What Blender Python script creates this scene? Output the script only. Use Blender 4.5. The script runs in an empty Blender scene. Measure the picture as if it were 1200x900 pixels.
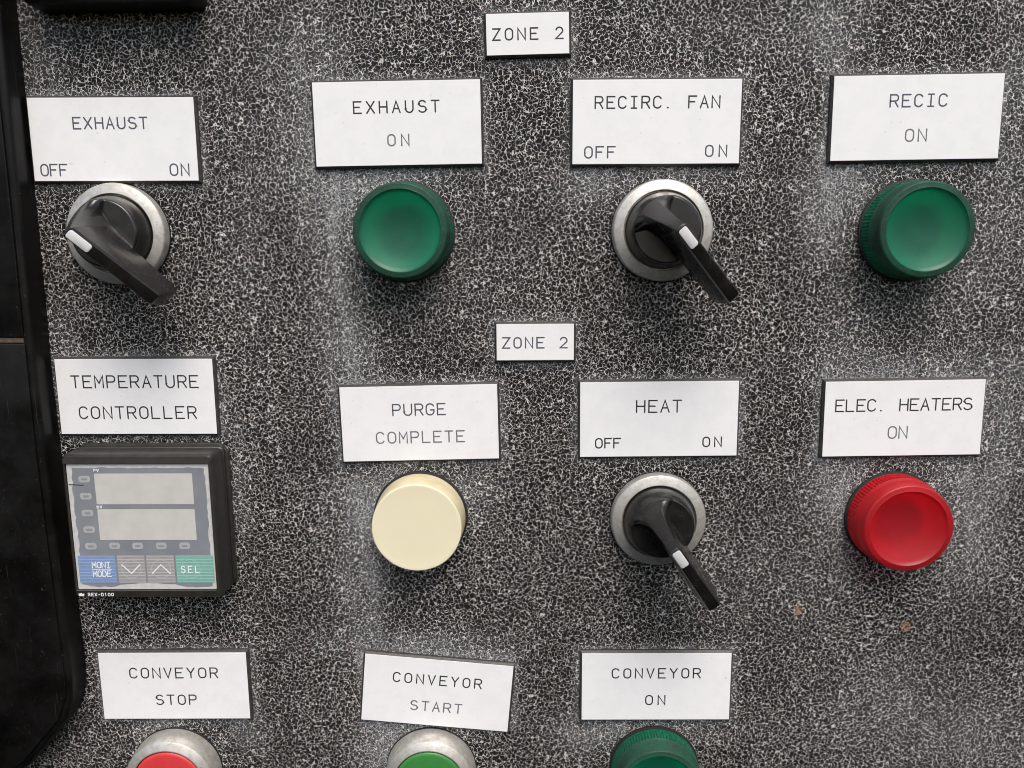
import bpy, bmesh, math, random
from mathutils import Matrix, Vector, noise as mnoise
random.seed(7)
S = bpy.context.scene
COL = S.collection
MM = 0.001
PI = math.pi

# ------------------------------------------------------------------ camera
# panel space: x right, y up, z out of the panel (mm); world = (x, -z, y)
def W(x, y, z=0.0):
    return Vector((x * MM, -z * MM, y * MM))
P2W = Matrix(((1, 0, 0), (0, 0, -1), (0, 1, 0)))
R = Matrix(((9.99964559e-01, -4.06441321e-04, -8.40922275e-03),
            (-9.73888597e-04, 9.86544458e-01, -1.63490319e-01),
            (8.36252132e-03, 1.63492715e-01, 9.86509098e-01)))
cam_d = bpy.data.cameras.new('camera')
cam_d.sensor_fit = 'HORIZONTAL'
cam_d.sensor_width = 36.0
cam_d.lens = 27.0
cam_d.clip_start = 0.01
cam_d.clip_end = 200.0
cam = bpy.data.objects.new('camera', cam_d)
COL.objects.link(cam)
cam.matrix_world = Matrix.Translation(W(3.11589741, 60.91781501, 367.57588125)) @ (P2W @ R.transposed()).to_4x4()
S.camera = cam

# ------------------------------------------------------------------ light
SUN_EL, SUN_AZ = math.radians(58), math.radians(16)      # azimuth measured from straight out of the panel towards +x
world = bpy.data.worlds.new('World')
S.world = world
world.use_nodes = True
wn = world.node_tree.nodes
wl = world.node_tree.links
sky = wn.new('ShaderNodeTexSky')
sky.sky_type = 'NISHITA'
sky.sun_disc = False
sky.sun_elevation = SUN_EL
sky.sun_rotation = PI - SUN_AZ
sky.air_density = 1.0
sky.dust_density = 4.0
sky.ozone_density = 0.5
bg = wn['Background']
bg.inputs['Strength'].default_value = 0.088
wl.new(sky.outputs['Color'], bg.inputs['Color'])
sun_d = bpy.data.lights.new('sun', 'SUN')
sun_d.energy = 1.5
sun_d.angle = math.radians(40)
sun_d.color = (1.0, 0.965, 0.92)
sun = bpy.data.objects.new('sun', sun_d)
COL.objects.link(sun)
to_sun = Vector((math.sin(SUN_AZ) * math.cos(SUN_EL), -math.cos(SUN_AZ) * math.cos(SUN_EL), math.sin(SUN_EL)))
sun.rotation_euler = to_sun.to_track_quat('Z', 'Y').to_euler()
S.view_settings.view_transform = 'Standard'
S.view_settings.look = 'None'
S.view_settings.exposure = 0.86
S.view_settings.gamma = 1.0
S.cycles.filter_width = 1.0

# ------------------------------------------------------------------ material helpers
def lin(r, g, b):
    f = lambda c: c / 12.92 if c <= 0.04045 else ((c + 0.055) / 1.055) ** 2.4
    return (f(r / 255), f(g / 255), f(b / 255), 1)

class NT:
    def __init__(s, name):
        s.m = bpy.data.materials.new(name)
        s.m.use_nodes = True
        s.n = s.m.node_tree.nodes
        s.l = s.m.node_tree.links
        s.p = s.n['Principled BSDF']
    def node(s, t, **k):
        n = s.n.new(t)
        for a, b in k.items():
            setattr(n, a, b)
        return n
    def link(s, a, b):
        s.l.new(a, b)
    def set(s, sock, v):
        if isinstance(v, bpy.types.NodeSocket):
            s.l.new(v, sock)
        else:
            sock.default_value = v
    def math(s, op, a, b=0.0, c=None, clamp=False):
        n = s.node('ShaderNodeMath', operation=op, use_clamp=clamp)
        s.set(n.inputs[0], a); s.set(n.inputs[1], b)
        if c is not None: s.set(n.inputs[2], c)
        return n.outputs[0]
    def mapr(s, v, a, b, c=0.0, d=1.0, smooth=True):
        n = s.node('ShaderNodeMapRange', clamp=True)
        if smooth: n.interpolation_type = 'SMOOTHSTEP'
        s.set(n.inputs[0], v)
        for i, q in enumerate((a, b, c, d)): s.set(n.inputs[1 + i], q)
        return n.outputs[0]
    def mix(s, f, a, b, mode='MIX'):
        n = s.node('ShaderNodeMix', data_type='RGBA', blend_type=mode)
        s.set(n.inputs[0], f); s.set(n.inputs[6], a); s.set(n.inputs[7], b)
        return n.outputs[2]
    def noise(s, vec, scale, detail=2.0, rough=0.5, out=0):
        n = s.node('ShaderNodeTexNoise')
        s.link(vec, n.inputs['Vector'])
        n.inputs['Scale'].default_value = scale
        n.inputs['Detail'].default_value = detail
        n.inputs['Roughness'].default_value = rough
        return n.outputs[out]
    def pos_mm(s, world=True):
        if world:
            src = s.node('ShaderNodeNewGeometry').outputs['Position']
            k = 1000.0
        else:
            src = s.node('ShaderNodeTexCoord').outputs['Object']
            k = 1000.0
        v = s.node('ShaderNodeVectorMath', operation='SCALE')
        s.link(src, v.inputs[0]); v.inputs['Scale'].default_value = k
        return v.outputs[0]
    def bump(s, h, strength, dist):
        b = s.node('ShaderNodeBump')
        b.inputs['Strength'].default_value = strength
        b.inputs['Distance'].default_value = dist
        s.link(h, b.inputs['Height'])
        s.link(b.outputs[0], s.p.inputs['Normal'])

def plain(name, col, rough=0.5, metal=0.0, spec=0.5, blotch=0.0, scale=0.15, bump=0.0, bscale=3.0):
    t = NT(name)
    t.p.inputs['Roughness'].default_value = rough
    t.p.inputs['Metallic'].default_value = metal
    t.p.inputs['Specular IOR Level'].default_value = spec
    v = t.pos_mm()
    n = t.noise(v, scale, 4.0, 0.6)
    f = t.mapr(n, 0.3, 0.7, 1 - blotch, 1 + blotch, smooth=False)
    c = t.mix(1.0, col, f, 'MULTIPLY')
    t.link(c, t.p.inputs['Base Color'])
    if bump: t.bump(t.noise(v, bscale, 3.0), bump, 0.0003)
    return t.m

def dusty(name, col, rough=0.5, spec=0.5, blotch=0.5, scale=0.05, bump=0.08):
    t = NT(name)
    v = t.pos_mm()
    n = t.noise(v, scale, 5.0, 0.65)
    c = t.mix(1.0, col, t.mapr(n, 0.3, 0.7, 1 - blotch, 1 + blotch, smooth=False), 'MULTIPLY')
    sp = t.math('MULTIPLY', t.mapr(t.noise(v, 0.8, 2.0), 0.70, 0.78), 0.22)
    c = t.mix(sp, c, (0.25, 0.24, 0.22, 1))
    stretch = t.node('ShaderNodeMapping'); t.link(v, stretch.inputs[0]); stretch.inputs['Scale'].default_value = (0.9, 0.9, 0.03)
    stretch.inputs['Rotation'].default_value = (0, 0.25, 0)
    scr = t.math('MULTIPLY', t.mapr(t.noise(stretch.outputs[0], 1.0, 2.0), 0.68, 0.76), 0.06)
    c = t.mix(scr, c, (0.35, 0.34, 0.32, 1))
    t.link(c, t.p.inputs['Base Color'])
    t.link(t.mapr(n, 0.3, 0.7, rough - .1, rough + .12), t.p.inputs['Roughness'])
    t.p.inputs['Specular IOR Level'].default_value = spec
    t.bump(t.noise(v, 3.0, 3.0), bump, 0.0003)
    return t.m

# ------------------------------------------------------------------ materials
def mat_panel():
    t = NT('veined_coating')
    v = t.pos_mm()
    w = t.node('ShaderNodeTexNoise'); w.inputs['Scale'].default_value = 0.34
    w.inputs['Detail'].default_value = 4.0; t.link(v, w.inputs['Vector'])
    sub = t.node('ShaderNodeVectorMath', operation='SUBTRACT'); t.link(w.outputs['Color'], sub.inputs[0]); sub.inputs[1].default_value = (.5, .5, .5)
    sc = t.node('ShaderNodeVectorMath', operation='SCALE'); t.link(sub.outputs[0], sc.inputs[0]); sc.inputs['Scale'].default_value = 3.4
    ad = t.node('ShaderNodeVectorMath', operation='ADD'); t.link(v, ad.inputs[0]); t.link(sc.outputs[0], ad.inputs[1])
    def vor(scale, feat='DISTANCE_TO_EDGE', vec=None):
        n = t.node('ShaderNodeTexVoronoi', feature=feat, voronoi_dimensions='3D')
        t.link(vec or ad.outputs[0], n.inputs['Vector']); n.inputs['Scale'].default_value = scale
        return n.outputs['Distance']
    d1 = vor(0.50)
    d2 = vor(0.82)
    gate = t.noise(v, 0.55, 3.0)
    wid = t.mapr(gate, 0.38, 0.66, 0.003, 0.092, smooth=False)
    v1 = t.math('SUBTRACT', 1.0, t.mapr(d1, t.math('MULTIPLY', wid, 0.34), wid), clamp=True)
    gate2 = t.noise(v, 0.7, 2.0)
    wid2 = t.mapr(gate2, 0.60, 0.72, 0.0, 0.075, smooth=False)
    v2 = t.math('SUBTRACT', 1.0, t.mapr(d2, t.math('MULTIPLY', wid2, 0.25), t.math('ADD', wid2, 0.001)), clamp=True)
    vein = t.math('MAXIMUM', v1, t.math('MULTIPLY', v2, 0.9))
    fine = t.noise(v, 1.6, 2.0)
    veinc = t.math('MULTIPLY', vein, t.mapr(fine, 0.30, 0.50, 0.62, 1.2), clamp=True)
    speck = t.math('MULTIPLY', t.mapr(t.noise(v, 1.3, 1.0), 0.66, 0.74), 0.7)
    veinc = t.math('MAXIMUM', veinc, speck)
    at = t.node('ShaderNodeAttribute', attribute_name='dust')
    stm = t.node('ShaderNodeMapping'); t.link(v, stm.inputs[0]); stm.inputs['Scale'].default_value = (1.5, 1.0, 0.38)
    dn = t.mapr(t.noise(stm.outputs[0], 0.10, 6.0, 0.72), 0.32, 0.66, 0.1, 1.35, smooth=False)
    dust = t.math('MULTIPLY', at.outputs['Fac'], dn, clamp=True)
    big = t.noise(v, 0.020, 4.0, 0.6)
    veinb = t.math('MULTIPLY', veinc, t.mapr(big, 0.35, 0.65, 0.68, 1.15, smooth=False))
    veinb = t.math('ADD', veinb, t.math('MULTIPLY', t.math('MULTIPLY', veinc, dust), 0.45), clamp=True)
    dark = t.mix(t.mapr(t.noise(v, 0.8, 2.0), 0.35, 0.7), (0.0050, 0.0045, 0.0040, 1), (0.0120, 0.0108, 0.0095, 1))
    base = t.mix(veinb, dark, (0.77, 0.75, 0.715, 1))
    grain = t.mapr(t.noise(v, 1.1, 4.0, 0.7), 0.40, 0.60, 0.08, 1.1, smooth=False)
    base = t.mix(t.math('MULTIPLY', t.math('MULTIPLY', dust, grain), 0.72, clamp=True), base, (0.40, 0.415, 0.43, 1))
    ru = t.node('ShaderNodeAttribute', attribute_name='rust')
    rf = t.math('MULTIPLY', t.mapr(ru.outputs['Fac'], 0.25, 0.45), t.mapr(t.noise(v, 0.9, 3.0), 0.47, 0.50), clamp=True)
    base = t.mix(rf, base, (0.42, 0.23, 0.125, 1))
    t.link(base, t.p.inputs['Base Color'])
    t.link(t.math('ADD', 0.36, t.math('MULTIPLY', dust, 0.4)), t.p.inputs['Roughness'])
    t.p.inputs['Specular IOR Level'].default_value = 0.14
    h = t.math('ADD', t.math('MULTIPLY', vein, 1.0), t.math('MULTIPLY', fine, 0.4))
    t.bump(h, 0.45, 0.0005)
    return t.m

def mat_white():
    t = NT('white_laminate')
    v = t.pos_mm()
    n = t.noise(v, 0.10, 6.0, 0.7)
    c = t.mix(t.mapr(n, 0.42, 0.62), (0.85, 0.855, 0.85, 1), (0.815, 0.82, 0.82, 1))
    st = t.mapr(t.noise(v, 0.45, 2.0), 0.70, 0.80)
    c = t.mix(t.math('MULTIPLY', st, 0.35), c, (0.42, 0.36, 0.30, 1))
    t.link(c, t.p.inputs['Base Color'])
    t.link(t.mapr(n, 0.3, 0.7, 0.30, 0.5), t.p.inputs['Roughness'])
    t.p.inputs['Specular IOR Level'].default_value = 0.4
    return t.m

def mat_metal():
    t = NT('dull_plated_metal')
    v = t.pos_mm()
    n = t.noise(v, 0.25, 5.0, 0.65)
    c = t.mix(t.mapr(n, 0.35, 0.7), (0.66, 0.645, 0.60, 1), (0.48, 0.455, 0.40, 1))
    pit = t.mapr(t.noise(v, 1.1, 3.0), 0.66, 0.74)
    c = t.mix(t.math('MULTIPLY', pit, 0.7), c, (0.12, 0.10, 0.07, 1))
    t.link(c, t.p.inputs['Base Color'])
    t.p.inputs['Metallic'].default_value = 0.65
    t.link(t.mapr(n, 0.3, 0.7, 0.34, 0.52), t.p.inputs['Roughness'])
    t.bump(t.noise(v, 2.5, 4.0), 0.12, 0.0002)
    return t.m

def mat_lens(name, col, tint, gmax, sss=0.0, rough=0.40, tint_rim=True, trans=0.0, rimg=0.9):
    t = NT(name)
    o = t.pos_mm(False)
    v = t.pos_mm()
    n = t.noise(v, 0.08, 4.0, 0.55)
    g = t.mapr(n, 0.30, 0.70, 0.45, 1.0, smooth=False)
    fine = t.mapr(t.noise(v, 1.8, 4.0, 0.7), 0.35, 0.7, 0.75, 1.1, smooth=False)
    g = t.math('MULTIPLY', g, fine)
    if tint_rim:
        xyz = t.node('ShaderNodeSeparateXYZ'); t.link(o, xyz.inputs[0])
        rr = t.math('SQRT', t.math('ADD', t.math('MULTIPLY', xyz.outputs[0], xyz.outputs[0]), t.math('MULTIPLY', xyz.outputs[1], xyz.outputs[1])))
        rim = t.math('MAXIMUM', t.math('MULTIPLY', t.mapr(rr, 18.0, 18.5), rimg), t.mapr(rr, 7.0, 17.0, 0.42, 0.08))  # second colour strongest on the rim, then towards the dish centre
        top = t.mapr(xyz.outputs[2], 5.0, 11.5, 0.35, 1.0)
        g = t.math('MULTIPLY', g, t.math('MULTIPLY', rim, top))
    else:
        xyz = t.node('ShaderNodeSeparateXYZ'); t.link(o, xyz.inputs[0])
        g = t.math('MULTIPLY', t.math('ADD', g, 0.3), t.mapr(xyz.outputs[2], 15.5, 17.25, 1.0, 0.12))  # flat cream lens: tan grime on the sides, little on the face
    gf = t.math('MULTIPLY', g, gmax, clamp=True)
    scr = t.mapr(t.noise(v, 0.9, 2.0), 0.72, 0.76)
    c = t.mix(t.math('MULTIPLY', scr, 0.25), col, (0.5, 0.5, 0.48, 1))
    t.link(c, t.p.inputs['Base Color'])
    t.p.inputs['Roughness'].default_value = rough
    t.p.inputs['Transmission Weight'].default_value = trans
    t.p.inputs['IOR'].default_value = 1.45
    if sss:
        t.p.inputs['Subsurface Weight'].default_value = sss
        t.p.inputs['Subsurface Radius'].default_value = (1.0, 1.0, 1.0)
        t.p.inputs['Subsurface Scale'].default_value = 0.004
    t.bump(t.noise(v, 3.0, 3.0), 0.05, 0.0002)
    d = t.node('ShaderNodeBsdfDiffuse')
    d.inputs['Color'].default_value = tint
    mx = t.node('ShaderNodeMixShader')
    t.link(gf, mx.inputs[0]); t.link(t.p.outputs[0], mx.inputs[1]); t.link(d.outputs[0], mx.inputs[2])
    t.link(mx.outputs[0], t.n['Material Output'].inputs['Surface'])
    return t.m

def mat_knob():
    t = NT('worn_black_plastic')
    v = t.pos_mm()
    n = t.noise(v, 0.16, 4.0, 0.55)
    d = t.math('MULTIPLY', t.mapr(n, 0.30, 0.75, 0.2, 1.0), 1.0)
    c = t.mix(d, (0.008, 0.0076, 0.0070, 1), (0.018, 0.017, 0.0155, 1))
    sp = t.mapr(t.noise(v, 1.5, 2.0), 0.73, 0.78)
    c = t.mix(t.math('MULTIPLY', sp, 0.5), c, (0.28, 0.26, 0.24, 1))
    t.link(c, t.p.inputs['Base Color'])
    t.link(t.mapr(n, 0.3, 0.7, 0.23, 0.28), t.p.inputs['Roughness'])
    t.p.inputs['Specular IOR Level'].default_value = 0.7
    t.bump(t.noise(v, 4.0, 3.0), 0.06, 0.0002)
    return t.m

M = {}
M['panel'] = mat_panel()
M['white'] = mat_white()
M['core'] = plain('black_laminate_core', (0.040, 0.036, 0.032, 1), 0.5, blotch=0.6, scale=0.6)
M['ink'] = plain('black_engraving', (0.022, 0.022, 0.025, 1), 0.6, blotch=0.7, scale=0.12)
M['ink_faded'] = plain('faded_engraving', (0.16, 0.16, 0.17, 1), 0.6, blotch=0.35, scale=0.4)
M['ink_blue'] = plain('blue_grey_engraving', (0.075, 0.08, 0.105, 1), 0.6, blotch=0.3, scale=0.4)
M['metal'] = mat_metal()
M['knob'] = mat_knob()
M['rubber'] = plain('black_rubber', (0.012, 0.012, 0.012, 1), 0.65, blotch=0.3, scale=0.8)
M['mark'] = plain('white_paint', (0.84, 0.84, 0.83, 1), 0.45, blotch=0.05, scale=0.8)
M['green'] = mat_lens('green_lens', (0.010, 0.66, 0.38, 1), (0.032, 0.046, 0.037, 1), 0.9, trans=0.88, rimg=1.05)
M['red'] = mat_lens('red_lens', (0.98, 0.028, 0.05, 1), (0.22, 0.03, 0.035, 1), 0.6, trans=0.78, rimg=0.25)
M['cream'] = mat_lens('cream_lens', (0.84, 0.78, 0.56, 1), (0.50, 0.43, 0.27, 1), 0.80, 0.12, 0.36, False)
M['socket'] = plain('dark_lamp_socket', (0.05, 0.05, 0.05, 1), 0.4)
M['holder'] = plain('lamp_holder', (0.85, 0.85, 0.83, 1), 0.5)
M['redcap'] = plain('red_cap_plastic', (0.60, 0.045, 0.05, 1), 0.4, blotch=0.06, scale=0.2)
M['greencap'] = plain('green_cap_plastic', (0.045, 0.21, 0.05, 1), 0.35, blotch=0.06, scale=0.2)
M['housing'] = dusty('scuffed_black_plastic', (0.0045, 0.0042, 0.004, 1), 0.40, spec=0.25, blotch=0.5, scale=0.05, bump=0.08)
M['bronze'] = plain('bronze_seam_metal', (0.11, 0.085, 0.06, 1), 0.5, 0.3, blotch=0.5, scale=0.3)
M['bezel'] = plain('dusty_black_bezel', (0.030, 0.028, 0.0245, 1), 0.36, blotch=0.25, scale=0.25, bump=0.1)
M['film'] = plain('sky_hazed_film', (0.56, 0.56, 0.545, 1), 0.3, blotch=0.12, scale=0.3)  # opaque grey sheet; the clear film's sky haze is put into its colour
M['slate'] = plain('slate_fascia', (0.225, 0.242, 0.265, 1), 0.3, blotch=0.10, scale=0.08)  # fascia and displays paled: hazy sky reflection of the film is in the colour
M['lcd'] = plain('blank_display', (0.56, 0.55, 0.515, 1), 0.28, blotch=0.06, scale=0.12)
M['pill'] = plain('indicator_window', (0.40, 0.41, 0.42, 1), 0.3, blotch=0.08, scale=0.5)
M['dim'] = plain('indicator_dash', (0.26, 0.27, 0.29, 1), 0.4)
M['bblue'] = plain('blue_key', (0.21, 0.30, 0.49, 1), 0.3, blotch=0.08, scale=0.3)  # keys paled too, the film's haze mixed into their colours
M['bgrey'] = plain('grey_key', (0.33, 0.325, 0.32, 1), 0.3, blotch=0.08, scale=0.3)
M['bgreen'] = plain('green_key', (0.21, 0.42, 0.36, 1), 0.3, blotch=0.08, scale=0.3)
M['kline'] = plain('pale_key_line', (0.50, 0.50, 0.51, 1), 0.35)
M['kline_b'] = plain('pale_blue_key_line', (0.30, 0.41, 0.64, 1), 0.35)
M['kline_g'] = plain('pale_green_key_line', (0.32, 0.58, 0.50, 1), 0.35)
M['print'] = plain('white_print', (0.80, 0.80, 0.80, 1), 0.4)

# ------------------------------------------------------------------ mesh helpers (local mm, z out of the panel)
def build(name, verts, faces, mat, parent=None, smooth=None, bevel=None):
    me = bpy.data.meshes.new(name)
    me.from_pydata([tuple(c * MM for c in v) for v in verts], [], faces)
    bm = bmesh.new(); bm.from_mesh(me)
    bmesh.ops.remove_doubles(bm, verts=bm.verts, dist=1e-7)
    if bevel:
        ed = [e for e in bm.edges if len(e.link_faces) == 2 and e.calc_face_angle(0) > math.radians(25)]
        bmesh.ops.bevel(bm, geom=ed, offset=bevel * MM, segments=3, profile=0.5, affect='EDGES', clamp_overlap=True)
    bmesh.ops.recalc_face_normals(bm, faces=bm.faces)
    bm.to_mesh(me); bm.free()
    if smooth is not None:
        me.polygons.foreach_set('use_smooth', [True] * len(me.polygons))
        me.set_sharp_from_angle(angle=math.radians(smooth))
    me.materials.append(mat)
    o = bpy.data.objects.new(name, me)
    COL.objects.link(o)
    if parent: o.parent = parent
    return o

def thing(name, label, cat, x, y, rot=0.0, group=None):
    o = bpy.data.objects.new(name, None)
    o.empty_display_size = 0.01
    COL.objects.link(o)
    o.location = W(x, y, 0)
    o.rotation_euler = (PI / 2, -rot, 0)
    o['label'] = label; o['category'] = cat
    if group: o['group'] = group
    return o

def lathe(name, prof, mat, parent, n=96, smooth=30, knurl=None, close=True, hollow=False):
    """prof: list of (r, z) from the panel outward; a first or last r of 0 makes a cap"""
    V, F = [], []
    rings = []
    for (r, z) in prof:
        if r == 0:
            rings.append([len(V)]); V.append((0, 0, z)); continue
        ids = []
        for i in range(n):
            a = 2 * PI * i / n
            rr = r
            if knurl and knurl[0] <= z <= knurl[1]:
                rr = r - (knurl[2] if (i % 3 == 0) else 0)
            ids.append(len(V)); V.append((rr * math.cos(a), rr * math.sin(a), z))
        rings.append(ids)
    if hollow: rings.append(rings[0])
    for A, B in zip(rings, rings[1:]):
        for i in range(n):
            j = (i + 1) % n
            if len(A) == 1 and len(B) == 1: continue
            if len(A) == 1: F.append((A[0], B[i], B[j]))
            elif len(B) == 1: F.append((A[i], A[j], B[0]))
            else: F.append((A[i], A[j], B[j], B[i]))
    return build(name, V, F, mat, parent, smooth)

def prism(name, poly, z0, z1, mat, parent, bevel=None, smooth=None):
    n = len(poly)
    V = [(x, y, z0) for x, y in poly] + [(x, y, z1) for x, y in poly]
    F = [tuple(range(n - 1, -1, -1)), tuple(range(n, 2 * n))] + [(i, (i + 1) % n, n + (i + 1) % n, n + i) for i in range(n)]
    return build(name, V, F, mat, parent, smooth, bevel)

def loft(name, loops, mat, parent, smooth=None, cap0=True, cap1=True):
    n = len(loops[0]); V = [p for L in loops for p in L]; F = []
    for k in range(len(loops) - 1):
        for i in range(n):
            j = (i + 1) % n
            F.append((k * n + i, k * n + j, (k + 1) * n + j, (k + 1) * n + i))
    if cap0: F.append(tuple(range(n - 1, -1, -1)))
    if cap1: F.append(tuple(range((len(loops) - 1) * n, len(loops) * n)))
    return build(name, V, F, mat, parent, smooth)

def rrect(w, h, r, seg=5, cx=0, cy=0, z=None):
    P = []
    for (sx, sy, a0) in ((1, 1, 0), (-1, 1, PI / 2), (-1, -1, PI), (1, -1, 1.5 * PI)):
        for i in range(seg + 1):
            a = a0 + PI / 2 * i / seg
            p = (cx + sx * (w / 2 - r) + r * math.cos(a), cy + sy * (h / 2 - r) + r * math.sin(a))
            P.append(p if z is None else (p[0], p[1], z))
    return P

# ------------------------------------------------------------------ single-stroke engraving letters (unit cell 1 x 1)
def arc(cx, cy, rx, ry, a0, a1, n=10):
    return [(cx + rx * math.cos(math.radians(a0 + (a1 - a0) * i / n)), cy + ry * math.sin(math.radians(a0 + (a1 - a0) * i / n))) for i in range(n + 1)]
OV = arc(.5, .68, .5, .32, 0, 180, 12) + arc(.5, .32, .5, .32, 180, 360, 12); OV = OV + [OV[0]]
GL = {
 'A': [[(0, 0), (.5, 1), (1, 0)], [(.19, .36), (.81, .36)]],
 'C': [arc(.5, .68, .5, .32, 25, 180) + arc(.5, .32, .5, .32, 180, 335)],
 'D': [[(0, 0), (0, 1), (.5, 1)] + arc(.5, .65, .5, .35, 90, 0, 6) + arc(.5, .35, .5, .35, 0, -90, 6) + [(0, 0)]],
 'E': [[(1, 1), (0, 1), (0, 0), (1, 0)], [(0, .52), (.75, .52)]],
 'F': [[(1, 1), (0, 1), (0, 0)], [(0, .52), (.75, .52)]],
 'G': [arc(.5, .68, .5, .32, 25, 180) + arc(.5, .32, .5, .32, 180, 360) + [(1, .45), (.55, .45)]],
 'H': [[(0, 0), (0, 1)], [(1, 0), (1, 1)], [(0, .52), (1, .52)]],
 'I': [[(.5, 0), (.5, 1)], [(.15, 0), (.85, 0)], [(.15, 1), (.85, 1)]],
 'L': [[(0, 1), (0, 0), (.95, 0)]],
 'M': [[(0, 0), (0, 1), (.5, .38), (1, 1), (1, 0)]],
 'N': [[(0, 0), (0, 1), (1, 0), (1, 1)]],
 'O': [OV],
 'P': [[(0, 0), (0, 1), (.65, 1)] + arc(.65, .74, .35, .26, 80, -90, 8) + [(0, .48)]],
 'R': [[(0, 0), (0, 1), (.65, 1)] + arc(.65, .74, .35, .26, 80, -90, 8) + [(0, .48)], [(.55, .48), (1, 0)]],
 'S': [arc(.5, .75, .46, .25, 30, 180, 8) + arc(.5, .75, .46, .25, 180, 260, 4) + arc(.5, .26, .5, .26, 80, 0, 6) + arc(.5, .26, .5, .26, 0, -155, 9)],
 'T': [[(0, 1), (1, 1)], [(.5, 1), (.5, 0)]],
 'U': [[(0, 1), (0, .34)] + arc(.5, .34, .5, .34, 180, 360, 12) + [(1, 1)]],
 'V': [[(0, 1), (.5, 0), (1, 1)]],
 'X': [[(0, 0), (1, 1)], [(0, 1), (1, 0)]],
 'Y': [[(0, 1), (.5, .48), (1, 1)], [(.5, .48), (.5, 0)]],
 'Z': [[(0, 1), (1, 1), (0, 0), (1, 0)]],
 '2': [arc(.5, .70, .46, .30, 165, -25, 10) + [(0, 0), (1, 0)]],
 '1': [[(.25, .8), (.55, 1), (.55, 0)]],
 '0': [OV],
 '-': [[(.1, .45), (.9, .45)]],
 '.': [[(.28, .02), (.36, .02)]],
 ' ': [],
}
def ribbon(V, F, pts, w, z):
    P = [Vector(p) for p in pts]
    closed = (P[0] - P[-1]).length < 1e-6
    if closed: P = P[:-1]
    n = len(P); h = w / 2
    L, Rr = [], []
    for i in range(n):
        a = P[i - 1] if (i > 0 or closed) else None
        b = P[(i + 1) % n] if (i < n - 1 or closed) else None
        d1 = (P[i] - a).normalized() if a is not None else None
        d2 = (b - P[i]).normalized() if b is not None else None
        if d1 is None: d1 = d2
        if d2 is None: d2 = d1
        t = d1 + d2
        t = t.normalized() if t.length > 1e-6 else d1
        nn = Vector((-t.y, t.x))
        m = min(h / max(0.35, nn.dot(Vector((-d1.y, d1.x)))), 2.2 * h)
        L.append(P[i] + nn * m); Rr.append(P[i] - nn * m)
    base = len(V)
    for i in range(n):
        V.append((L[i].x, L[i].y, z)); V.append((Rr[i].x, Rr[i].y, z))
    for i in range(n if closed else n - 1):
        j = (i + 1) % n
        F.append((base + 2 * i, base + 2 * i + 1, base + 2 * j + 1, base + 2 * j))
    if not closed:                                   # round ends
        for (c, q, sgn) in ((P[0], P[1], -1), (P[-1], P[-2], -1)):
            d = (c - q).normalized(); nn = Vector((-d.y, d.x)); b = len(V)
            for k in range(7):
                a = PI * k / 6
                p = c + nn * h * math.cos(a) + d * h * math.sin(a)
                V.append((p.x, p.y, z))
            F.append(tuple(range(b, b + 7)))

def text_mesh(name, txt, x0, x1, y0, y1, z, w, mat, parent, cellw=0.68, slant=0.0):
    """text whose ink runs from x0 to x1 and y0 (bottom) to y1 (top)"""
    hgt = y1 - y0 - w
    gw = hgt * cellw
    n = len(txt)
    gw = min(gw, 0.74 * (x1 - x0 - w) / (n - 1 + 0.74))
    adv = (x1 - x0 - gw - w) / max(1, n - 1)
    V, F = [], []
    k = 0
    for i, ch in enumerate(txt):
        ox = x0 + w / 2 + adv * i + random.uniform(-.06, .06)
        for st in GL[ch]:
            pts = [(ox + p[0] * gw + slant * p[1] * hgt, y0 + w / 2 + p[1] * hgt) for p in st]
            ribbon(V, F, pts, w, z + 0.004 * (k % 5)); k += 1
    me_o = build(name, V, F, mat, parent)
    return me_o

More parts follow.
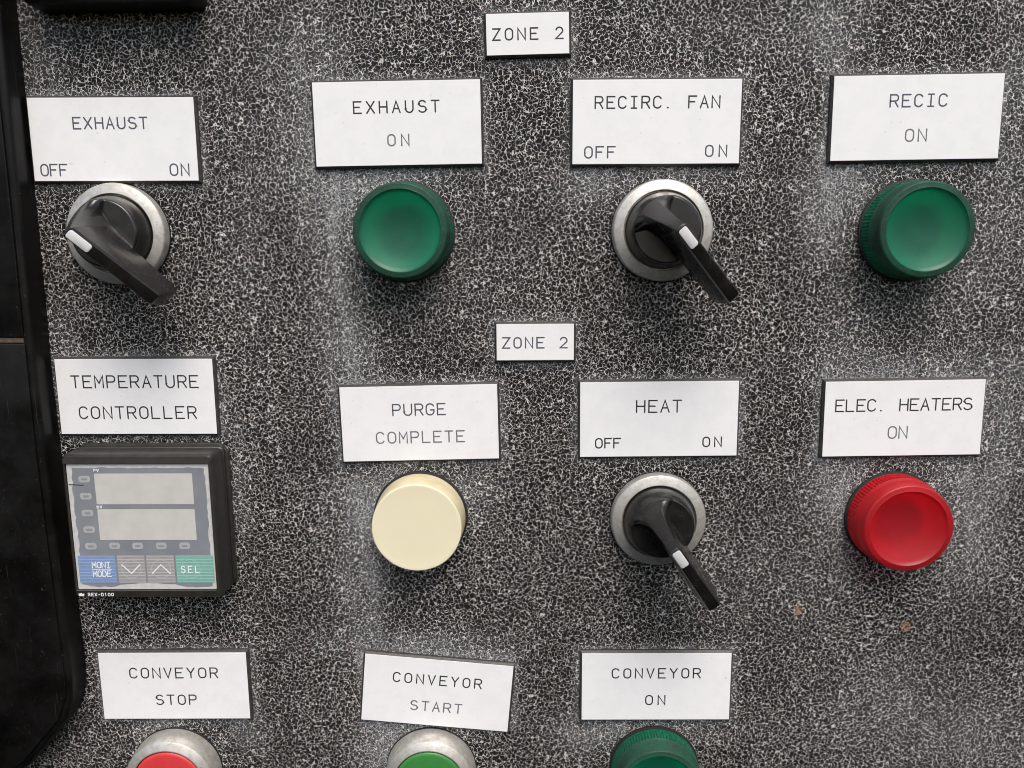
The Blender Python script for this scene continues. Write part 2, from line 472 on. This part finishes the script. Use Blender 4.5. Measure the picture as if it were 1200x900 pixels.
# ------------------------------------------------------------------ the panel
PLW, PLH = 76.2, 36.87
PLATES = [  # x, y, rot(deg), w, h, lines (text, u0, u1, v0, v1, ink), label
 (-183.14, 114.12, .12, PLW, PLH, [('EXHAUST', .262, .717, .228, .38, 'ink_blue'), ('OFF', .040, .207, .79, .945, 'ink_blue'), ('ON', .828, .950, .79, .945, 'ink_blue')],
  'white engraved nameplate reading EXHAUST, OFF and ON, above the left selector switch'),
 (-52.21, 121.01, .94, PLW, PLH, [('EXHAUST', .237, .756, .228, .382, 'ink'), ('ON', .434, .568, .625, .775, 'ink_faded')],
  'white engraved nameplate reading EXHAUST ON, above a green light'),
 (65.87, 121.44, .24, PLW, PLH, [('RECIRC. FAN', .129, .877, .19, .345, 'ink'), ('OFF', .069, .260, .783, .935, 'ink_blue'), ('ON', .795, .928, .775, .925, 'ink_blue')],
  'white engraved nameplate reading RECIRC. FAN, OFF and ON'),
 (183.65, 123.13, .80, PLW, PLH, [('RECIC', .333, .677, .22, .38, 'ink_blue'), ('ON', .436, .568, .63, .79, 'ink_faded')],
  'white engraved nameplate reading RECIC ON, in the top right corner'),
 (-182.27, -6.0, .19, PLW, PLH, [('TEMPERATURE', .09, .906, .213, .387, 'ink'), ('CONTROLLER', .124, .88, .626, .80, 'ink')],
  'white engraved nameplate reading TEMPERATURE CONTROLLER, above the square controller'),
 (-44.89, -18.92, 1.35, PLW, PLH, [('PURGE', .328, .67, .234, .40, 'ink_blue'), ('COMPLETE', .216, .786, .605, .77, 'ink_faded')],
  'white engraved nameplate reading PURGE COMPLETE, above the cream light'),
 (71.19, -16.77, .65, PLW, PLH, [('HEAT', .354, .645, .24, .415, 'ink'), ('OFF', .095, .262, .745, .89, 'ink'), ('ON', .78, .905, .74, .885, 'ink')],
  'white engraved nameplate with faint stains reading HEAT, OFF and ON'),
 (189.08, -16.18, .98, PLW, PLH, [('ELEC. HEATERS', .065, .93, .235, .405, 'ink'), ('ON', .407, .534, .60, .775, 'ink_faded')],
  'white engraved nameplate reading ELEC. HEATERS ON, above the red light'),
 (-174.62, -158.05, .47, PLW, PLH, [('CONVEYOR', .20, .803, .22, .385, 'ink'), ('STOP', .363, .645, .63, .79, 'ink')],
  'white engraved nameplate reading CONVEYOR STOP, above the red push button'),
 (-38.85, -161.43, -5.03, PLW, PLH, [('CONVEYOR', .195, .80, .23, .385, 'ink'), ('START', .326, .68, .635, .79, 'ink_faded')],
  'white engraved nameplate tilted clockwise, reading CONVEYOR START'),
 (74.04, -157.29, .41, PLW, PLH, [('CONVEYOR', .20, .80, .22, .377, 'ink'), ('ON', .428, .566, .625, .78, 'ink')],
  'white engraved nameplate reading CONVEYOR ON, above a cut-off green light'),
 (7.1, 159.4, 1.35, 37.0, 17.5, [('ZONE 2', .07, .935, .345, .655, 'ink')],
  'small white ZONE 2 nameplate, slightly tilted, at the top edge between two large plates'),
 (11.1, 20.7, .35, 36.8, 17.3, [('ZONE 2', .067, .924, .355, .68, 'ink_blue')],
  'small white ZONE 2 nameplate in the middle, above the gap between PURGE COMPLETE and HEAT'),
]

def smooth01(t):
    t = max(0.0, min(1.0, t)); return t * t * (3 - 2 * t)

DUST = [  # x, y, sx, sy, strength : powdery dirt settled on the coating
 (-95, 110, 16, 26, .40), (-92, 150, 20, 18, .30), (-62, 95, 24, 9, .75), (-83, 78, 10, 20, .60), (-82, 40, 10, 30, .42), (-78, 8, 12, 26, .50),
 (-62, -55, 22, 12, .75), (-72, -75, 10, 24, .60), (-76, -105, 12, 30, .42), (-22, -55, 14, 12, .45), (-50, -136, 40, 8, .50), (-60, -187, 14, 14, .65),
 (-70, -200, 12, 14, .5), (148, 82, 12, 20, .62), (150, 105, 10, 14, .45), (144, 160, 14, 18, .45), (160, 95, 20, 10, .40), (190, 8, 46, 8, .45), (160, -48, 14, 16, .55), (165, -75, 12, 30, .35),
 (228, -70, 16, 30, .50), (240, -20, 10, 30, .40), (215, -45, 20, 8, .35), (200, -170, 30, 26, .22), (240, -190, 30, 20, .26), (72, -184, 34, 6, .45), (40, -186, 16, 10, .4), (36, 94, 16, 12, .35),
 (70, 97, 30, 6, .30), (-125, 78, 10, 60, .12), (-186, -186, 12, 8, .55), (-140, -186, 10, 9, .35), (-135, -45, 4, 30, .25), (230, 120, 14, 60, .22), (100, 160, 40, 12, .12), (210, 60, 24, 40, .18),
 (-215, 150, 10, 20, .25), (-218, 20, 6, 14, .3), (120, -100, 40, 30, .10), (-20, 60, 30, 40, .08), (160, 20, 14, 30, .2), (-30, -182, 20, 6, .3)]
def dust_at(x, y):
    d = 0.0
    for (cx, cy, sx, sy, s) in DUST:
        e = ((x - cx) / sx) ** 2 + ((y - cy) / sy) ** 2
        if e < 6: d += 1.25 * s * math.exp(-e)
    for (cx, cy, rot, w, h, L, lab) in PLATES:
        dx, dy = abs(x - cx) - w / 2 - .8, abs(y - cy) - h / 2 - .8
        q = math.hypot(max(dx, 0), max(dy, 0))
        if q < 9: d += 0.60 * math.exp(-(q / 2.8) ** 2)
    return min(d, 1.0)

def make_panel():
    x0, x1, y0, y1, st = -330, 330, -270, 270, 2.4
    nx, ny = int((x1 - x0) / st) + 1, int((y1 - y0) / st) + 1
    V, F = [], []
    for j in range(ny):
        for i in range(nx):
            V.append((x0 + i * st, y0 + j * st, 0.0))
    for j in range(ny - 1):
        for i in range(nx - 1):
            F.append((j * nx + i, j * nx + i + 1, (j + 1) * nx + i + 1, (j + 1) * nx + i))
    b = len(V)                                   # turned-back edges: a real sheet with depth
    xe, ye = x0 + (nx - 1) * st, y0 + (ny - 1) * st
    V += [(x0, y0, -25), (xe, y0, -25), (xe, ye, -25), (x0, ye, -25)]
    bot = list(range(nx)); top = [(ny - 1) * nx + i for i in range(nx)]
    lef = [j * nx for j in range(ny)]; rig = [j * nx + nx - 1 for j in range(ny)]
    F += [tuple(bot[::-1] + [b, b + 1]), tuple(top + [b + 2, b + 3]), tuple(lef + [b + 3, b]), tuple(rig[::-1] + [b + 1, b + 2]), (b + 3, b + 2, b + 1, b)]
    me = bpy.data.meshes.new('panel_surface')
    me.from_pydata([tuple(c * MM for c in v) for v in V], [], F)
    at = me.attributes.new('dust', 'FLOAT', 'POINT')
    at.data.foreach_set('value', [dust_at(v[0], v[1]) for v in V])
    ru = me.attributes.new('rust', 'FLOAT', 'POINT')
    def rust(v):
        return max(math.exp(-(((v[0] - cx) / 2.2) ** 2 + ((v[1] - cy) / 2.6) ** 2)) for cx, cy in ((145.3, -116.4), (200.9, -125.4)))
    ru.data.foreach_set('value', [rust(v) for v in V])
    me.materials.append(M['panel'])
    o = bpy.data.objects.new('panel_surface', me)
    COL.objects.link(o)
    o.rotation_euler = (PI / 2, 0, 0)
    o['kind'] = 'structure'
make_panel()

# ------------------------------------------------------------------ nameplates
for (x, y, rot, w, h, lines, lab) in PLATES:
    t = thing('nameplate', lab, 'nameplate', x, y, math.radians(rot), 'engraved white nameplates')
    TH, BV = 2.7, 1.0
    def rc(e, z): return [(-w / 2 - e, -h / 2 - e, z), (w / 2 + e, -h / 2 - e, z), (w / 2 + e, h / 2 + e, z), (-w / 2 - e, h / 2 + e, z)]
    loft('core', [rc(BV, 0.02), rc(BV, 1.5), rc(0.05, TH - .12)], M['core'], t, cap0=False)
    loft('face', [rc(0.04, TH - .115), rc(0.0, TH - .02), rc(-.12, TH)], M['white'], t, cap0=False)
    for (s, u0, u1, v0, v1, ink) in lines:
        text_mesh('lettering', s, -w / 2 + u0 * w, -w / 2 + u1 * w, h / 2 - v1 * h, h / 2 - v0 * h, TH + .015, .68, M[ink], t)

# ------------------------------------------------------------------ pilot lights
def pilot(kind, x, y, lab, rot=0.0):
    t = thing('pilot_light', lab, 'pilot light', x, y, rot, 'round pilot lights')
    lathe('gasket', [(0, .1), (23.3, .1), (23.5, .6), (23.4, 1.5), (22.0, 1.9), (0, 1.9)], M['rubber'], t)
    if kind == 'cream':
        lathe('lens', [(22.4, 1.6), (22.4, 3.5), (22.1, 9.0), (21.5, 17.0), (21.38, 17.25), (21.1, 17.35), (20.6, 17.3), (14, 17.3), (7, 17.3), (0, 17.3)], M['cream'], t, smooth=40)
        return t
    m = M[kind]
    # moulded lens: a closed shell about 2 mm thick, ribbed outside, dished on top
    out = [(21.0, 1.95), (22.5, 1.95), (22.6, 2.05), (22.6, 5.0), (22.55, 8.8), (22.3, 9.3), (22.05, 9.6), (21.75, 13.0), (21.3, 16.9), (21.1, 17.6), (20.8, 17.9), (20.4, 18.0), (18.6, 18.0), (18.45, 18.08), (18.3, 18.0), (18.15, 17.75)]
    for i in range(1, 13):
        r = 18.0 * (1 - i / 12)
        out.append((r, 17.7 - 3.3 * (1 - (r / 18.0) ** 2)))
    inn = []
    for i in range(0, 12):
        r = 17.4 * i / 11
        inn.append((r, 12.0 + 3.2 * (r / 17.4) ** 2))
    inn += [(19.0, 15.4), (19.6, 14.5), (19.9, 9.0), (20.4, 2.0)]
    lathe('lens', out + inn, m, t, n=264, smooth=40, knurl=(2.0, 8.9, .62), hollow=True)
    lathe('lamp_holder', [(19.4, 1.92), (19.4, 2.6), (11.5, 3.0)], M['holder'], t, smooth=40)
    lathe('lamp_socket', [(11.4, 1.95), (11.4, 3.3), (11.0, 6.5), (10.0, 9.0), (7.0, 10.2), (0, 10.6)], M['socket'], t, smooth=40)
    return t
pilot('green', -50.0, 72.4, 'green pilot light under the EXHAUST ON plate')
pilot('green', 185.0, 72.7, 'green pilot light under the RECIC ON plate, seen from its left side')
pilot('green', 74.6, -204.3, 'green pilot light cut off by the lower edge, under the CONVEYOR ON plate')
pilot('cream', -45.5, -67.0, 'cream white pilot light with a flat smooth face under the PURGE COMPLETE plate')
pilot('red', 188.4, -66.5, 'red pilot light with a ribbed collar under the ELEC. HEATERS plate')

# ------------------------------------------------------------------ selector switches
FLOOR = 16.5
def ridge_z(u):
    if u >= 0: return 45.0 - 0.34 * u
    q = min(1.0, -u / 15.2)
    return FLOOR - .5 + (45.5 - FLOOR) * (0.45 * (1 - q ** 1.4) + 0.55 * (1 - q) ** 1.3)
def half_foot(u):
    return 5.0 + 2.2 * smooth01(-(u - 2) / 12.0) + 12.0 * smooth01((-u - 5.0) / 10.0)
def knob_z(u, v):
    a = abs(v); zr = ridge_z(u)
    wt = 2.3 + 2.0 * smooth01(-u / 14)
    wf = half_foot(u)
    if a <= wt: return zr - 0.3 * (a / wt) ** 2
    s = min(1.0, (a - wt) / (wf - wt))
    p = 1.45 + 0.25 * smooth01(-u / 12)
    return FLOOR + max(0, zr - 0.3 - FLOOR) * (1 - s) ** p
def make_knob(parent):
    V, F = [], []
    nr, nt, RM = 60, 256, 15.2
    V.append((0, 0, knob_z(0, 0)))
    for i in range(1, nr + 1):
        r = RM * i / nr
        drop = 0.0 if r < 14.4 else 0.7 * ((r - 14.4) / 0.8) ** 2
        for k in range(nt):
            a = 2 * PI * k / nt
            u, v = r * math.cos(a), r * math.sin(a)
            z = knob_z(u, v)
            if u > 11.0 and abs(v) < 6: z = min(z, FLOOR + (z - FLOOR) * max(0, 1 - (r - 11) / 4.0))
            V.append((u, v, z - drop))
    nr2 = nr
    for (rr, z) in ((15.7, 14.6), (16.3, 12.4), (17.1, 9.4), (17.5, 7.8), (17.55, 5.2)):
        nr2 += 1
        for k in range(nt):
            a = 2 * PI * k / nt
            V.append((rr * math.cos(a), rr * math.sin(a), z))
    for k in range(nt):
        F.append((0, 1 + k, 1 + (k + 1) % nt))
    for i in range(nr2 - 1):
        for k in range(nt):
            j = (k + 1) % nt
            F.append((1 + i * nt + k, 1 + (i + 1) * nt + k, 1 + (i + 1) * nt + j, 1 + i * nt + j))
    F.append(tuple(1 + (nr2 - 1) * nt + k for k in range(nt)))
    return build('knob', V, F, M['knob'], parent, 40)
def make_lever(parent):
    secs = [(-.6, 44.6, 20, 1.5, 3.6), (.4, 45.05, 18.5, 2.1, 4.6), (11, 41.4, 17.5, 2.2, 4.9), (24, 37.0, 15.6, 2.35, 5.2), (36.0, 33.0, 14.0, 2.6, 5.2), (39.0, 31.9, 14.2, 2.7, 5.0), (40.3, 31.2, 15.2, 2.5, 4.7), (40.9, 30.0, 17.0, 2.0, 4.0)]
    loops = []
    for (u, zt, zb, wt, wb) in secs:
        zm = zt - 1.5
        wm = wt + .75
        L = [(u, -wb + .5, zb), (u, -wb, zb + 1), (u, -(wb + wm) / 2 - .1, (zb + zm) / 2), (u, -wm, zm), (u, -wm + .25, zm + .7), (u, -wt, zt - .12), (u, -wt * .5, zt), (u, 0, zt + .04)]
        Rr = [(u, -p[1], p[2]) for p in L[:-1]][::-1]
        loops.append(L + Rr)
    # denser along u for smooth shading
    return loft('lever', loops, M['knob'], parent, 32)
def make_mark(parent):
    P = rrect(9.8, 4.0, 1.0, 4, 5.6, 0)
    V, F = [], []
    n = len(P)
    for (dz, s) in ((-.3, 1.0), (.16, 1.0), (.26, .92)):
        for (x, y) in P:
            u = 5.6 + (x - 5.6) * s; v = y * s
            zt = 45.09 - (u - .4) * (45.05 - 41.4) / 10.6 - .03
            V.append((u, v, zt + dz - .10 * (abs(v) / 2) ** 2))
    for k in range(2):
        for i in range(n):
            j = (i + 1) % n
            F.append((k * n + i, k * n + j, (k + 1) * n + j, (k + 1) * n + i))
    F.append(tuple(range(2 * n, 3 * n)))
    return build('pointer_mark', V, F, M['mark'], parent, 40)
def make_selector():
    t = thing('selector_switch', '', 'selector switch', 0, 0, 0, 'black lever selector switches')
    lathe('gasket', [(0, .1), (23.4, .1), (23.6, .5), (23.4, 1.2), (0, 1.2)], M['rubber'], t)
    lathe('bezel_ring', [(23.3, 1.1), (23.35, 1.6), (23.3, 4.6), (22.9, 5.6), (22.5, 6.0), (18.9, 7.3), (18.45, 7.35), (18.2, 7.1), (18.1, 5.0), (17.5, 5.0)], M['metal'], t, smooth=22)
    kn = make_knob(t)
    lv = make_lever(t)
    make_mark(lv)
    return t
def dup(o, parent=None):
    c = o.copy(); COL.objects.link(c)
    if parent is not None: c.parent = parent
    for ch in list(o.children): dup(ch, c)
    return c
sel0 = make_selector()
sels = [(-184.2, 71.4, -46, 'black lever selector switch under the EXHAUST plate with OFF and ON, beside the dark housing'),
        (69.8, 72.8, -47.5, 'black lever selector switch under the RECIRC. FAN plate'),
        (72.1, -67.1, -56, 'black lever selector switch under the HEAT plate')]
for i, (x, y, a, lab) in enumerate(sels):
    o = sel0 if i == 0 else dup(sel0)
    o.location = W(x, y, 0); o.rotation_euler = (PI / 2, -math.radians(a), 0)
    o['label'] = lab

# ------------------------------------------------------------------ push buttons
def push(x, y, cap, lab):
    t = thing('push_button', lab, 'push button', x, y, 0, 'metal ringed push buttons')
    lathe('gasket', [(0, .1), (23.7, .1), (23.9, .5), (23.7, 1.2), (0, 1.2)], M['rubber'], t)
    lathe('bezel_ring', [(23.5, 1.1), (23.55, 1.6), (23.4, 5), (22.8, 10.6), (22.5, 11.2), (22.2, 11.45), (18.8, 12.9), (18.4, 12.9), (18.2, 12.6), (18.1, 8.0), (17.4, 8.0)], M['metal'], t, smooth=22)
    lathe('button_cap', [(17.75, 8.0), (17.75, 11.9), (17.55, 12.5), (17.0, 12.9), (16.0, 13.1), (10, 13.35), (0, 13.5)], M[cap], t, smooth=50)
    return t
push(-177.0, -206.8, 'redcap', 'red push button in a metal ring cut off by the lower edge')
push(-42.6, -206.0, 'greencap', 'green push button in a metal ring cut off by the lower edge')

# ------------------------------------------------------------------ temperature controller
def controller():
    cx, cy = -176.9, -66.9
    t = thing('temperature_controller', 'square black temperature controller with two blank displays and four coloured keys', 'controller', cx, cy, math.radians(.25))
    # mounting flange on the panel
    ch = 4.0; a = 37.6
    fl = [(-a + ch, -a), (a - ch, -a), (a, -a + ch), (a, a - ch), (a - ch, a), (-a + ch, a), (-a, a - ch), (-a, -a + ch)]
    prism('flange', fl, .02, 2.4, M['bezel'], t, bevel=.5, smooth=40)
    # bezel: outer wall, slanted rim, recess for the window
    def R_(w, h, r, z, ox=0, oy=0): return rrect(w, h, r, 4, ox, oy, z)
    WX, WY, WW, WH = -.25, -.15, 68.0, 63.2      # window
    loops = [R_(72.4, 72.4, 2.2, 2.3), R_(72.4, 72.4, 2.2, 4.2), R_(71.4, 71.4, 2.0, 4.6), R_(71.4, 71.4, 2.0, 5.4), R_(72.2, 72.2, 2.2, 5.9), R_(72.0, 72.0, 2.2, 15.4), R_(71.4, 71.4, 2.2, 16.6),
             R_(70.4, 69.8, 2.0, 17.6), R_(WW + .5, WH + .5, .6, 18.0, WX, WY), R_(WW + .1, WH + .1, .5, 17.8, WX, WY), R_(WW, WH, .5, 16.9, WX, WY)]
    loft('bezel', loops, M['bezel'], t, 28, cap0=False)
    def rect(name, u0, u1, v0, v1, z, mat, par, r=.2, seg=2):
        x0, x1 = WX - WW / 2 + u0 * WW, WX - WW / 2 + u1 * WW
        y1, y0 = WY + WH / 2 - v0 * WH, WY + WH / 2 - v1 * WH
        return prism(name, rrect(x1 - x0, y1 - y0, r, seg, (x0 + x1) / 2, (y0 + y1) / 2), z - .05, z, M[mat], par)
    def uv(u, v): return (WX - WW / 2 + u * WW, WY + WH / 2 - v * WH)
    win = rect('display_window', .004, .996, .004, .996, 17.0, 'film', t, .5, 4)
    # fascia with an uneven, peeling outline
    P = []
    rnd = random.Random(3)
    for i in range(24): P.append((.042 + .93 * i / 24, .032 + rnd.uniform(-.004, .006)))
    for i in range(24): P.append((.968 + rnd.uniform(-.006, .006), .04 + .90 * i / 24))
    for i in range(24):
        u = .968 - .93 * i / 24
        P.append((u, .958 + .018 * math.sin(u * 9) + rnd.uniform(-.006, .006)))
    for i in range(24): P.append((.038 + rnd.uniform(-.008, .006), .955 - .92 * i / 24))
    prism('fascia', [uv(*p) for p in P][::-1], 17.0, 17.08, M['slate'], t)
    for (v0, v1) in ((.077, .317), (.356, .60)):
        rect('display', .194, .880, v0, v1, 17.16, 'lcd', t, .3)
    for v in (.12, .253, .386, .517, .649):
        o = rect('indicator', .123 - .041, .123 + .041, v - .026, v + .026, 17.16, 'pill', t, 1.2, 5)
        rect('dash', .123 - .020, .123 + .020, v - .008, v + .008, 17.22, 'dim', o, .2)
    for u in (.292, .456, .624, .79):
        o = rect('indicator', u - .038, u + .038, .621, .673, 17.16, 'pill', t, 1.2, 5)
        rect('dash', u - .019, u + .019, .640, .655, 17.22, 'dim', o, .2)
    keys = [(.022, .290, 'bblue', 'kline_b', 'blue key', .185), (.300, .498, 'bgrey', 'kline', 'grey key with a downward chevron', .397), (.508, .708, 'bgrey', 'kline', 'grey key with an upward chevron', .61), (.718, .985, 'bgreen', 'kline_g', 'green key', .822)]
    for n, (u0, u1, m, ml, lab, uc) in enumerate(keys):
        k = rect('key', u0, u1, .724, .942, 17.20, m, t, .2)
        k['label'] = lab
        V, F = [], []
        for i in range(9):
            v = .728 + i * (.938 - .728) / 8
            ribbon(V, F, [uv(u0 + .006, v), uv(u1 - .006, v)], .42, 17.26)
        build('key_stripes', V, F, M[ml], k)
        c = uv(uc, .832)
        V, F = [], []
        ribbon(V, F, arc(c[0], c[1], 4.6, 4.6, 0, 360, 40), .28, 17.29)
        build('key_circle', V, F, M[ml], k)
    kids = [o for o in t.children if o.name.startswith('key')]
    x, y = uv(.185, .832)
    def kt(par, s, u0, u1, v0, v1, w, cellw=.75, z=17.34):
        a = uv(u0, v1); b = uv(u1, v0)
        text_mesh('lettering', s, a[0], b[0], a[1], b[1], z, w, M['print'], par, cellw)
    kt(kids[0], 'MONI', .118, .254, .772, .826, .52); kt(kids[0], 'MODE', .118, .254, .842, .896, .50)
    V, F = [], []
    ribbon(V, F, [uv(.118, .834), uv(.256, .834)], .30, 17.34); build('underline', V, F, M['print'], kids[0])
    for k, uc, s in ((kids[1], .397, 1), (kids[2], .61, -1)):
        V, F = [], []
        ribbon(V, F, [uv(uc - .064, .832 - .035 * s), uv(uc, .832 + .035 * s), uv(uc + .064, .832 - .035 * s)], .62, 17.34)
        build('chevron', V, F, M['print'], k)
    kt(kids[3], 'SEL', .752, .885, .805, .866, .62, .52)
    kt(t, 'PV', .190, .232, .040, .064, .42, .8, 17.2); kt(t, 'SV', .190, .232, .326, .350, .42, .8, 17.2)
    V, F = [], []
    ribbon(V, F, [uv(.012, .160), uv(.06, .163), uv(.112, .167)], .35, 17.24); build('scratch', V, F, M['ink'], t)
    # model lettering on the lower rim
    b = rrect(1, 1, .1)
    text_mesh('lettering', 'REX-D100', -29.2, -16.6, -34.8, -33.0, 17.92, .36, M['print'], t, .66)
    mk = [(-33.6, -34.7), (-31.2, -34.7), (-30.9, -34.1), (-31.2, -33.5), (-31.9, -33.6), (-32.3, -33.1), (-33.0, -33.4), (-33.8, -33.5)]
    prism('emblem', mk, 17.82, 17.92, M['print'], t)
controller()

# ------------------------------------------------------------------ black instrument above the frame's top left, and the housing along the left
t = thing('instrument_bezel', 'glossy black instrument bezel cut off by the top left edge, above the EXHAUST plate', 'instrument', -175.5, 207.0, math.radians(.6))
def RB(w, h, r, z): return rrect(w, h, r, 6, 0, 0, z)
loft('frame', [RB(76, 75, 4, .05), RB(76, 75, 4, 12), RB(75.2, 74.2, 4, 14.6), RB(73, 72, 4, 16), RB(67, 66, 1, 16.2), RB(66.6, 65.6, 1, 15.2)], M['housing'], t, 35, cap0=False, cap1=False)
prism('window', rrect(66.4, 65.4, 1), 14.6, 15.1, M['slate'], t)

def housing():
    t = thing('housing', 'matt black plastic housing with a clipped lower corner and bronze seam along the left edge', 'housing', -262.0, 20.0)
    ox, oy = 262.0, -20.0
    out = [(-310, 250), (-223.0, 250), (-223.2, 60), (-223.6, 0), (-222.4, -60), (-221.2, -150), (-221.8, -159), (-226, -171), (-248, -197), (-256, -202.5), (-268, -205.5), (-310, -206.5)]
    base = [(x + ox, y + oy) for x, y in out]
    def shrink(P, d, z):
        return [(x - d, y + (d if y < -100 else 0), z) for x, y in P]
    loft('body', [shrink(base, 0, .05), shrink(base, 0, 10.8), shrink(base, .5, 12.2), shrink(base, 1.4, 12.9), shrink(base, 2.6, 13.1)], M['housing'], t, 35, cap0=False)
    # two cover plates on the front, meeting at a seam
    lo = [(-304, 21.6), (-226.6, 21.0), (-226.8, -20), (-225.6, -80), (-224.3, -148), (-225.0, -158), (-229, -169.5), (-250, -194), (-259, -199.5), (-304, -201)]
    up = [(-304, 245), (-226.4, 245), (-226.6, 60), (-226.8, 24.0), (-304, 24.6)]
    prism('cover_plate', [(x + ox, y + oy) for x, y in lo][::-1], 13.0, 14.2, M['housing'], t, bevel=.4, smooth=40)
    prism('cover_plate', [(x + ox, y + oy) for x, y in up][::-1], 13.0, 14.2, M['housing'], t, bevel=.4, smooth=40)
    prism('seam_strip', [(x + ox, y + oy) for x, y in [(-304, 21.9), (-227.2, 21.4), (-227.2, 23.7), (-304, 24.2)]], 13.02, 13.7, M['bronze'], t, bevel=.2)
housing()
